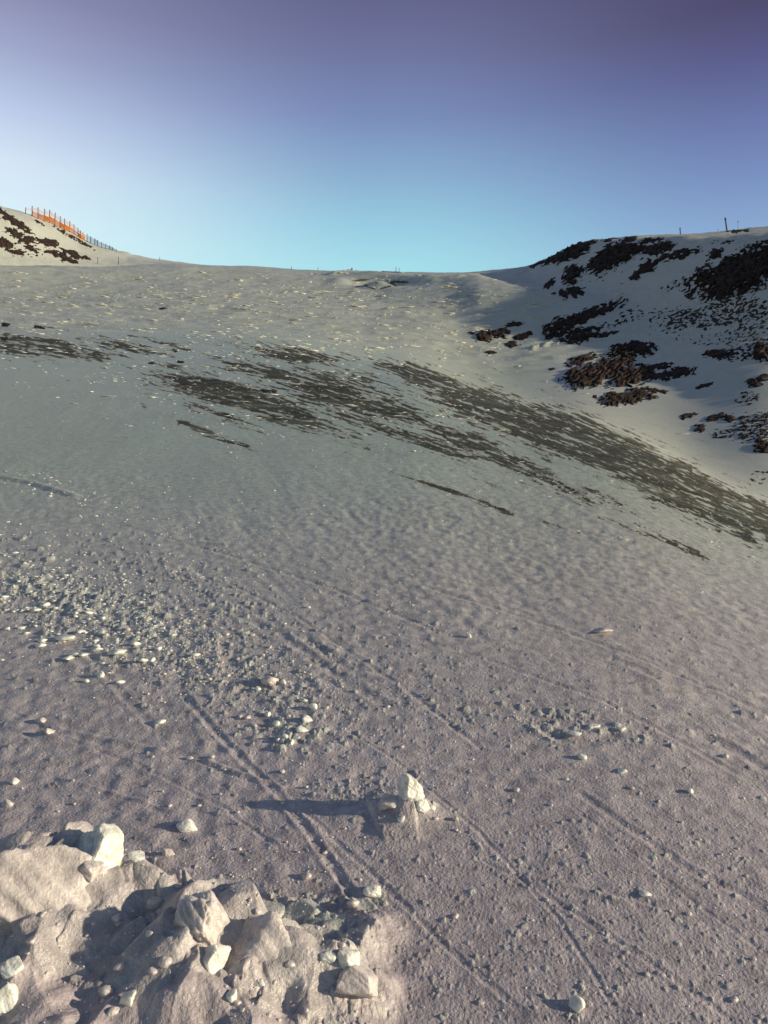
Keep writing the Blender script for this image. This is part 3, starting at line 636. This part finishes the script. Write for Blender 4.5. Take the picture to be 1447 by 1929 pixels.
# ------------------------------------------------------------------ snow lumps
def ico(sub):
    bm = bmesh.new(); bmesh.ops.create_icosphere(bm, subdivisions=sub, radius=1.0)
    v = np.array([q.co[:] for q in bm.verts]); f = np.array([[w.index for w in p.verts] for p in bm.faces]); bm.free(); return v, f
ICO = {s: ico(s) for s in (1, 2, 3, 5)}
def _relax(v, f, n):
    e = np.concatenate([f[:, [0, 1]], f[:, [1, 2]], f[:, [2, 0]]]); e = np.concatenate([e, e[:, ::-1]])
    deg = np.bincount(e[:, 0], minlength=len(v))[:, None]
    for _ in range(n):
        acc = np.stack([np.bincount(e[:, 0], v[e[:, 1], k], len(v)) for k in range(3)], -1); v = 0.4 * v + 0.6 * acc / deg
    return v
def lump_shape(seed, sub=3, planes=9, cut=(0.5, 0.85), extra=(), rough=0.05):
    g_ = np.random.default_rng(seed); v, f = ICO[sub]; v = v.copy()
    for _ in range(planes):
        n = g_.normal(size=3); n /= np.linalg.norm(n); o = g_.uniform(*cut)
        dd = v @ n - o; v -= np.maximum(dd, 0)[:, None] * n
    for n, o in extra:
        n = np.array(n, float); n /= np.linalg.norm(n); dd = v @ n - o; v -= np.maximum(dd, 0)[:, None] * n
    v = _relax(v, f, {5: 6, 3: 2, 2: 1}.get(sub, 0))
    nrm = v / np.maximum(np.linalg.norm(v, axis=1), 1e-6)[:, None]
    rough = rough * (1.15 if sub > 3 else 1.0)
    k = rough * (fbm(v[:, 0] * 2.3 + v[:, 2] * 1.7 + seed, v[:, 1] * 2.3 - v[:, 2] * 1.3, seed, 2))
    if sub > 3: k = k + 0.55 * rough * fbm(v[:, 0] * 7 + v[:, 2] * 5.1, v[:, 1] * 7 - v[:, 2] * 4.3 + seed, seed + 3, 3)
    return v + nrm * k[:, None], f
def lump(u, vb, w, hpx, label, seed, depth=None, rot=0.0, sub=5, planes=11, extra=(), sink=0.3, cut=(0.42, 0.72), rough=0.05, group=None, tilt=0.0, name='snow_chunk', cat='snow chunk', raise_=0.0):
    hp = hit_all([u], [vb])[0]
    if np.isnan(hp[3]): return None
    r = float(np.linalg.norm(hp[:3])); m_ = r / FPX
    W, H = w * m_ / 2, hpx * m_ / 2; Dp = (depth or 0.9) * W
    v, f = lump_shape(seed, sub, planes, cut, extra, rough)
    lo, hi = v.min(0), v.max(0); v = (v - (lo + hi) / 2) / ((hi - lo) / 2)
    v = v * np.array([W, Dp, H])
    ct, st = math.cos(R(tilt)), math.sin(R(tilt)); v = np.stack([v[:, 0] * ct + v[:, 2] * st, v[:, 1], -v[:, 0] * st + v[:, 2] * ct], -1)
    az = math.atan2(hp[0], hp[1]); th = -az + R(rot); c, s = math.cos(th), math.sin(th)
    v = np.stack([v[:, 0] * c - v[:, 1] * s, v[:, 0] * s + v[:, 1] * c, v[:, 2]], -1)
    cx = hp[0] + math.sin(az) * Dp * 0.6; cy = hp[1] + math.cos(az) * Dp * 0.6
    gz = float(ground_z(np.array([cx]), np.array([cy]))[0])
    base = np.array([cx, cy, min(gz, hp[2] + Dp * 0.35) + raise_ * m_])
    P = v + base + np.array([0, 0, H * (1 - 2 * sink)])
    o = link(name, P, f, M_DULL if any(q in label for q in ('dull', 'grey', 'huge', 'soft', 'pale pointed', 'broken snow block', 'squared', 'rounded boulder', 'ragged', 'ploughed', 'scattered', 'flake')) else M_CHUNK, base, None, True)
    return tag(o, label, cat, group)
RF = lambda o=.45: ((0.78, -0.6, 0.1), o)
HERO = [
 (178, 1632, 98, 92, 'big wedge shaped snow block with a bright face standing on the bank', 3, dict(extra=[((0.62, -0.74, 0.1), .36), ((-0.75, -0.35, .55), .34), ((0.1, 0.2, 1), .8), ((.95, .3, .1), .55)], planes=7, cut=(.5, .8), sink=.22, rough=.08)),
 (70, 1706, 235, 165, 'huge rounded snow slab leaning below the bright wedge block', 8, dict(extra=[((0.1, -0.8, .6), .5), ((0.85, -.4, .3), .72)], planes=9, cut=(.5, .8), rough=0.10, sink=.52, depth=.5)),
 (172, 1662, 40, 36, 'small lit snow knob at the right end of the huge slab', 12, {}),
 (257, 1620, 27, 17, 'lone cream snow lump right of the wedge block', 14, {}),
 (224, 1592, 10, 9, 'pea sized snow lump touching the wedge block', 15, dict(sub=3)),
 (318, 1612, 22, 15, 'thin upright snow flake right of the cream lump', 16, dict(depth=.4)),
 (352, 1565, 36, 20, 'flat double snow lump above the bank', 17, dict(planes=6)),
 (380, 1770, 92, 84, 'broken snow block with a bright cleft in the bank', 22, dict(extra=[((.7, -.7, .1), .4), ((-.2, -.9, .3), .5), ((0, 0, 1), .55)], rough=.10, sink=.42)),
 (408, 1832, 46, 52, 'lit snow tooth in the middle of the bank', 24, dict(extra=[((.55, -.8, .15), .4)], sink=.3)),
 (490, 1808, 120, 92, 'pale pointed snow slab with a straight right edge', 25, dict(extra=[((.15, -.8, .55), .35), ((.9, .1, .3), .45), ((-.6, -.3, .7), .4)], sink=.45)),
 (618, 1816, 28, 20, 'smaller of two bright nubs at the right of the bank', 28, dict(sink=.35)),
 (656, 1826, 38, 36, 'larger bright nub at the right of the bank', 29, dict(extra=[((.6, -.75, .2), .4)], sink=.35)),
 (664, 1880, 84, 56, 'squared slab end at the right of the bank', 31, dict(extra=[((.9, -.2, .2), .5), ((0, -.9, .4), .4)], sink=.45)),
 (701, 1692, 32, 20, 'bright flat lump right of the ski groove', 34, {}),
 (20, 1836, 40, 26, 'bright lump on the bank at the left picture edge', 36, {}),
 (10, 1900, 36, 40, 'warm lit lump in the lower left corner', 37, {}),
 (240, 1900, 26, 26, 'small bright lump low in the bank', 39, {}),
 (490, 1862, 16, 14, 'small bright pellet on the lower bank', 40, dict(sub=3)),
 (436, 1890, 18, 20, 'upright chip between the lower lumps', 41, dict(sub=3)),
 (1087, 1905, 26, 24, 'pale lump low at the right of the bottom edge', 43, {}),
 (774, 1512, 50, 50, 'upright egg shaped snow lump balanced on a low heap', 50, dict(extra=[((.6, -.78, .1), .55), ((-.8, -.5, .1), .5), ((0, -.6, -.8), .7)], planes=8, cut=(.5, .8), sink=.18, rough=.09, depth=.8)),
 (792, 1526, 36, 22, 'bright wedge of snow under the egg shaped lump', 51, dict(extra=[((.5, -.8, .2), .4)], sink=.42, depth=.7)),
 (736, 1524, 44, 26, 'grey pointed snow flake left of the egg shaped lump', 52, dict(extra=[((.2, -.8, .6), .35), ((-.7, 0, .7), .4)], sink=.42)),
 (755, 1549, 14, 12, 'small cream lump below the balanced egg', 53, dict(sub=3)),
 (814, 1528, 14, 10, 'flaky chip right below the balanced egg', 54, dict(sub=3)),
 (508, 1292, 34, 21, 'rounded boulder of snow alone above the lump cluster', 60, dict(planes=4)),
 (486, 1300, 12, 9, 'small lump left of the rounded snow boulder', 61, dict(sub=3)),
 (534, 1290, 10, 12, 'tiny lump right of the rounded snow boulder', 62, dict(sub=3)),
 (589, 1336, 18, 13, 'topmost bright lump of the cluster', 63, dict(sub=3)), (571, 1323, 16, 7, 'flat lump above the cluster', 64, dict(sub=3)),
 (505, 1350, 13, 10, 'left lump of the cluster', 65, dict(sub=3)), (520, 1369, 14, 11, 'cone shaped lump of the cluster', 66, dict(sub=3)),
 (580, 1360, 22, 14, 'wide brown and cream lump of the cluster', 67, dict(sub=3)), (569, 1380, 24, 11, 'long flat lump of the cluster', 68, dict(sub=3)),
 (537, 1390, 12, 9, 'lower middle lump of the cluster', 69, dict(sub=3)), (549, 1403, 11, 12, 'lowest lump of the cluster', 70, dict(sub=3)), (524, 1397, 9, 7, 'small lump at lower left of the cluster', 71, dict(sub=3)),
 (884, 1202, 9, 12, 'small upright snow lump alone on the middle slope', 72, dict(sub=3)), (1172, 1457, 18, 9, 'flat snow lump on the right slope', 73, dict(sub=3)), (1097, 1431, 16, 11, 'rounded lump left of the flat one on the right slope', 74, dict(sub=3)),
 (1080, 1390, 30, 8, 'long flat snow plate in the right hollow', 75, dict(sub=3)), (1118, 1374, 24, 10, 'snow plate at the rim of the right hollow', 76, dict(sub=3)), (1172, 1378, 16, 8, 'snow chip at the right of the hollow', 77, dict(sub=3)), (1300, 1495, 12, 10, 'small lump with a dark shadow on the far right slope', 78, dict(sub=3)),
 (1135, 1194, 40, 9, 'ragged snow plates high on the right slope', 79, dict(sub=3)), (27, 1478, 16, 13, 'bright lump near the left edge above the bank', 80, dict(sub=3)), (14, 1520, 18, 14, 'dull lump at the left edge above the bank', 81, dict(sub=3)),
 (78, 1362, 16, 10, 'left lump of a pair on the grey slope at the left edge', 82, dict(sub=3)), (93, 1382, 18, 12, 'lower lump of a pair on the grey slope at the left', 83, dict(sub=3)), (302, 1364, 20, 8, 'oval snow plate beside the faint track', 84, dict(sub=3)),
 (220, 1236, 34, 13, 'largest flat snow plate beside the left track', 85, dict(sub=3)), (184, 1227, 22, 9, 'flat snow plate left of the largest plate', 86, dict(sub=3)), (130, 1244, 24, 9, 'pale snow plate in the left debris', 87, dict(sub=3)), (255, 1217, 22, 8, 'narrow snow plate above the largest plate', 88, dict(sub=3)), (122, 1208, 34, 9, 'long snow plate with a dark left end', 89, dict(sub=3)),
 (286, 1247, 13, 9, 'cream lump right of the largest plate', 90, dict(sub=3)), (190, 1276, 13, 14, 'lump standing on the left track', 91, dict(sub=3)), (162, 1286, 11, 8, 'round lump left of the track', 92, dict(sub=3)),
 (1216, 1692, 20, 8, 'snow chip by the dark pit on the lower right slope', 93, dict(sub=3)), (581, 1146, 9, 6, 'lone speck of bright snow on the middle slope', 94, dict(sub=3))]
for u, vb, w, hpx, lb, sd, kw in HERO: lump(u, vb, w, hpx, lb, sd, **kw)

def pts_blob(n, u, v, su, sv, slope):
    a = rng.normal(0, 1, n); b = rng.normal(0, 1, n); return u + a * su, v + a * su * slope + b * sv
def pts_box(n, u0, u1, v0, v1): return rng.uniform(u0, u1, n), rng.uniform(v0, v1, n)
# smaller lumps one could still count: each its own object
GROUPS = [(pts_blob(60, 140, 1185, 130, 45, .25), (7, 20), 'small pale snow lump in the bright debris strip at the left', 'snow lumps in the left debris strip', .45),
          (pts_blob(40, 430, 1270, 140, 60, .3), (6, 13), 'small snow lump in the grey debris fan left of centre', 'snow lumps in the middle debris fan', .65),
          (pts_box(60, 0, 700, 1650, 1925), (8, 26), 'small snow lump frozen into the ploughed bank', 'snow lumps on the ploughed bank', .7),
          (pts_box(30, 760, 1440, 1380, 1900), (6, 13), 'small snow lump scattered on the lower right slope', 'snow lumps on the lower right slope', .65),
          (pts_box(30, 40, 700, 1400, 1640), (6, 13), 'small snow lump scattered on the slope above the bank', 'snow lumps above the bank', .7)]
for (us, vs), (s0, s1), lb, gp, fl in GROUPS:
    for q, (u, v) in enumerate(zip(us, vs)):
        if not (0 < u < 1447 and v < 1925): continue
        w = s0 * (s1 / s0) ** (rng.random() ** 2.2)
        lump(float(u), float(v), w, w * fl * rng.uniform(.7, 1.2), lb, 1000 + q + int(u), depth=rng.uniform(.6, 1.1), rot=rng.uniform(-40, 40), sub=2, planes=9, cut=(.38, .7), sink=rng.uniform(.25, .45), group=gp, rough=.08)
# the uncountable crumbs
CRN = 1.7
CR = [(pts_blob(1500, 150, 1125, 150, 34, .28), 2.0, 9, .45, 1.6), (pts_blob(900, 230, 1190, 110, 34, .22), 2.0, 9, .5, 1.3), (pts_blob(700, 360, 1090, 130, 22, .36), 1.6, 6, .5, 1.2), (pts_blob(1600, 400, 1270, 150, 50, .30), 1.8, 7, .6, 1.0),
      (pts_blob(1700, 640, 1290, 330, 110, .25), 1.6, 6, .65, 1.0), (pts_blob(350, 640, 1070, 140, 16, .36), 1.6, 6, .5, 1.5), (pts_blob(260, 80, 915, 90, 12, .28), 2, 8, .5, 1.6), (pts_box(2600, -40, 1480, 900, 1900), 1.6, 6, .65, 1.0),
      (pts_box(900, 700, 1480, 1350, 1925), 2, 7, .65, 1.0), (pts_blob(500, 1010, 1340, 140, 30, .22), 2, 7, .5, 1.3), (pts_box(500, -20, 720, 1650, 1928), 2, 7, .65, 1.0), (pts_box(700, 200, 720, 1590, 1760), 2.5, 8, .7, 1.0), (pts_box(500, 560, 900, 1420, 1560), 2, 6, .7, 1.0),
      (pts_blob(420, 480, 720, 170, 55, .08), 2.5, 9, .35, 2.6), (pts_blob(260, 860, 780, 120, 40, .2), 2.5, 8, .35, 2.4), (pts_blob(240, 130, 690, 130, 45, .06), 2.5, 9, .35, 2.8), (pts_blob(260, 560, 850, 200, 50, .2), 2.2, 7, .4, 2.2), (pts_box(300, 300, 1400, 880, 1100), 2, 7, .45, 1.8)]
base_v, base_f = ICO[1]
variants = [lump_shape(5000 + q, 1, 5, (0.35, 0.8), (), 0.3)[0] for q in range(24)]
VS, FS, nv0 = [], [], 0
for (us, vs), s0, s1, fl, el in CR + [(pts_box(3500, -20, 1470, 1250, 1928), 1.4, 5, .8, 1.0), (pts_box(900, -20, 720, 1600, 1928), 2, 6, .8, 1.0), (pts_blob(4200, 150, 1140, 170, 50, .28), 1.6, 8, .5, 1.6), (pts_blob(1800, 420, 1265, 170, 50, .3), 1.5, 6, .6, 1.2), (pts_blob(900, 380, 1150, 200, 70, .3), 1.6, 7, .6, 1.2), (pts_box(1200, 0, 1447, 880, 1250), 1.6, 6, .5, 1.5), (pts_blob(500, 480, 720, 190, 60, .08), 2.5, 9, .35, 2.6), (pts_blob(5000, 230, 1150, 230, 55, .3), 1.2, 5, .6, 1.3), (pts_blob(2500, 500, 1060, 260, 26, .34), 1.2, 5, .6, 1.4), (pts_blob(3000, 600, 1290, 300, 80, .22), 1.2, 4.5, .6, 1.2), (pts_blob(420, 450, 700, 300, 50, .05), 4, 14, .16, 4.0), (pts_box(2200, -20, 1010, 512, 665), 2.5, 13, .16, 4.0), (pts_blob(900, 560, 560, 300, 16, 0), 2.5, 12, .16, 4.0), (pts_blob(700, 500, 650, 330, 14, .02), 2.5, 11, .18, 3.5), (pts_blob(300, 1080, 590, 120, 50, -.3), 2, 9, .2, 3.0), (pts_blob(300, 800, 760, 200, 50, .15), 4, 12, .16, 4.0), (pts_blob(260, 1150, 960, 260, 40, .28), 3, 10, .2, 3.5)]:
    cl = perlin(us / 38, vs / 13, 777) + 0.6 * perlin(us / 14, vs / 5, 778) + rng.uniform(-.8, .6, len(us)); us, vs = us[cl > 0], vs[cl > 0]
    hp = hit_all(us, vs)
    for (x, y, z, r) in hp:
        if np.isnan(r): continue
        m_ = math.sqrt(x * x + y * y + z * z) / FPX; w = s0 * 0.8 * (s1 / s0 * 1.0) ** (rng.random() ** 3.2) * m_ * 0.5
        v = variants[rng.integers(24)] * np.array([w * rng.uniform(.8, 1.2) * el, w * rng.uniform(.6, 1.1), w * fl * rng.uniform(.7, 1.3)])
        th = rng.uniform(-.5, .5) - math.atan2(x, y); c, s = math.cos(th), math.sin(th)
        VS.append(np.stack([v[:, 0] * c - v[:, 1] * s + x, v[:, 0] * s + v[:, 1] * c + y, v[:, 2] + z + w * fl * .3], -1)); FS.append(base_f + nv0); nv0 += len(base_v)
tag(link('snow_crumbs', np.concatenate(VS), np.concatenate(FS), M_CHUNK, (0, 0, 0), None, True), 'countless small crumbs of broken snow strewn over the slope', None, None, 'stuff')

# ------------------------------------------------------------------ fences and poles
def box_between(a, b, w, dp, side):
    a, b, side = Vector(a), Vector(b), Vector(side); d_ = (b - a).normalized(); n = d_.cross(side).normalized(); s_ = n.cross(d_).normalized()
    return [(p + s_ * w / 2 * i + n * dp / 2 * j)[:] for p in (a, b) for i, j in ((-1, -1), (1, -1), (1, 1), (-1, 1))]
BF = [(0, 3, 2, 1), (4, 5, 6, 7), (0, 1, 5, 4), (1, 2, 6, 5), (2, 3, 7, 6), (3, 0, 4, 7)]
class MB:
    def __init__(s): s.v, s.f = [], []
    def bar(s, a, b, w, dp, side=(1, 0, 0)):
        k = len(s.v); s.v += box_between(a, b, w, dp, side); s.f += [tuple(q + k for q in f) for f in BF]
    def build(s, name, m_, parent, loc): 
        o = link(name, np.array(s.v), np.array(s.f), m_, loc, None, False)
        if parent is not None: o.parent = parent; o.location = Vector(loc) - parent.location
        return o
def tube(name, pts, rads, m_, loc, parent=None, seg=8):
    v, f = [], []
    for (p, q) in zip(pts, rads):
        for k in range(seg): v.append((p[0] + q * math.cos(k * 2 * math.pi / seg), p[1] + q * math.sin(k * 2 * math.pi / seg), p[2]))
    for i in range(len(pts) - 1):
        for k in range(seg): f.append((i * seg + k, i * seg + (k + 1) % seg, (i + 1) * seg + (k + 1) % seg, (i + 1) * seg + k))
    top = (len(pts) - 1) * seg
    for k in range(1, seg - 1, 2): f.append((top, top + k, top + k + 1, top + (k + 2 if k + 2 < seg else k + 1)))
    f = [q if len(set(q)) == 4 else (q[0], q[1], q[2], q[0]) for q in f]
    me = bpy.data.meshes.new(name); me.from_pydata([tuple(np.subtract(q, loc)) for q in v], [], [tuple(dict.fromkeys(q)) for q in f]); me.materials.append(m_); me.update()
    o = bpy.data.objects.new(name, me); COL.objects.link(o)
    if parent is not None: o.parent = parent; o.location = Vector(loc) - parent.location
    else: o.location = loc
    return o
def sky_point(u, down=1.5):
    """ground point on the skyline in direction u (photo px), a little below the crest"""
    v = np.arange(340, 560, 0.5); hp = hit_all(np.full(len(v), u), v); k = np.where(~np.isnan(hp[:, 3]))[0][0] + int(down * 2)
    return hp[k, :3], v[k]
def post(p, hgt, w, m_, parent, lean=0.0, name='post'):
    top = (p[0] + lean * hgt, p[1], p[2] + hgt)
    o = tube(name, [(p[0], p[1], p[2] - 0.4), p, (p[0] + lean * hgt * .5, p[1], p[2] + hgt * .5), top], [w, w, w * .95, w * .8], m_, tuple(p), parent); return o
def fence(name, label, cat, cols, tops, mats, upper, lower):
    base = [sky_point(u)[0] for u in cols]
    root = bpy.data.objects.new(name, None); COL.objects.link(root); root.location = base[0]; tag(root, label, cat)
    hg = []
    for p, u, tp in zip(base, cols, tops):
        hgt = tp * np.linalg.norm(p) / FPX; hg.append(hgt)
        post(p, hgt, 0.13 * (0.5 + tp / 40), mats[0], root, rng.uniform(-.03, .03))
    def net(mb, a, b, z0, z1, ha, hb, n_h, n_v, wd):
        side = (b - a); side[2] = 0; nrm = np.array([side[1], -side[0], 0]); nrm /= np.linalg.norm(nrm) + 1e-9
        sag = lambda t: 0.94 - 0.10 * math.sin(math.pi * t)
        P = lambda t, f: a + (b - a) * t + np.array([0, 0, (ha + (hb - ha) * t) * (z0 + (z1 - z0) * f) * (sag(t) if f > .5 else 1)]) + nrm * 0.16
        for i in range(n_h):
            f = i / (n_h - 1)
            for q in range(3): mb.bar(P(q / 3, f), P((q + 1) / 3, f), wd, 0.02, tuple(nrm))
        for i in range(n_v): mb.bar(P((i + .5) / n_v, 0), P((i + .5) / n_v, 1), wd, 0.022, tuple(nrm))
    lo, up = MB(), MB()
    for i in range(len(cols) - 1):
        a, b = np.array(base[i]), np.array(base[i + 1])
        if lower and i >= lower[3]: net(lo, a, b, lower[0], lower[1], hg[i], hg[i + 1], 7, 9, lower[2])
        if upper: net(up, a, b, upper[0], upper[1], hg[i], hg[i + 1], 5, 6, upper[2])
    if lo.v: lo.build('netting', mats[1], root, tuple(base[0]))
    if up.v: up.build('top_netting' if lo.v else 'netting', mats[2], root, tuple(base[0]))
    return root
fence('safety_fence', 'orange netting snow fence on dark posts along the sunlit ridge', 'fence', [48, 60.5, 71.5, 83, 93.5, 103, 113, 122, 131, 139.5, 147, 151.5, 156, 160],
      [11, 17, 19, 21, 22, 21, 20, 20, 18, 17, 15, 13, 12, 10], (M_POST, M_ORANGE, M_PINK), (.55, .95, .045), (.06, .52, .14, 1))
fence('safety_fence', 'blue grey netting snow fence continuing lower right of the orange one', 'fence', [164, 171, 178, 184, 191.5, 199, 206, 212, 220],
      [13, 12.5, 12, 11, 10, 9, 7, 5.5, 4], (M_POST, M_BLUE, M_BLUE), (.05, .95, .07), None)
def marker(u, hpx, wpx, label, m_=M_POST, down=1.0, lean=0.0, v=None, cat='marker pole', cap=True, name='marker_pole'):
    p = sky_point(u, down)[0] if v is None else hit_all([u], [v])[0][:3]
    r = np.linalg.norm(p); hgt = hpx * r / FPX; w = wpx * r / FPX / 2
    root = bpy.data.objects.new(name, None); COL.objects.link(root); root.location = p; tag(root, label, cat, 'poles along the ridge')
    post(p, hgt, w, m_, root, lean, 'pole')
    if cap:
        tz = hgt * .88; q = np.array([p[0] + lean * tz, p[1], p[2] + tz])
        tube('reflector_band', [q + [0, 0, -hgt * .05], q + [0, 0, hgt * .05]], [w * 1.25, w * 1.25], M_STEEL, tuple(q), root)
marker(1369.5, 22, 2.6, 'tall dark leaning pole on the sunlit right ridge', M_STEEL, 0.5, -0.1)
marker(1282, 12, 2.0, 'short dark post on the crest of the shaded hill', M_STEEL, 1.0, -0.04)
marker(1391, 15, 1.4, 'thin pale mast behind the low black rock on the ridge', M_PALE, 0.5)
marker(1353, 4, 1.4, 'tiny pale marker left of the tall leaning pole', M_PALE, 0.5)
marker(549, 6, 0.9, 'thin marker pole leftmost on the saddle skyline')
marker(599, 7, 0.9, 'thin marker pole second from the left on the saddle')
marker(663, 4, 2.2, 'stubby dark marker on the saddle above the hollow')
marker(746, 9, 1.0, 'taller thin marker pole right above the wind hollow')
marker(752, 8, 0.8, 'fainter thin marker pole beside the taller one')
marker(223, 14, 1.0, 'thin pole in front of the sunlit hill foot', v=498.5)
marker(184, 12, 0.9, 'thin pole at the left of the sunlit hill foot', v=498)
marker(301, 5, 1.0, 'short marker on the skyline right of the fences')
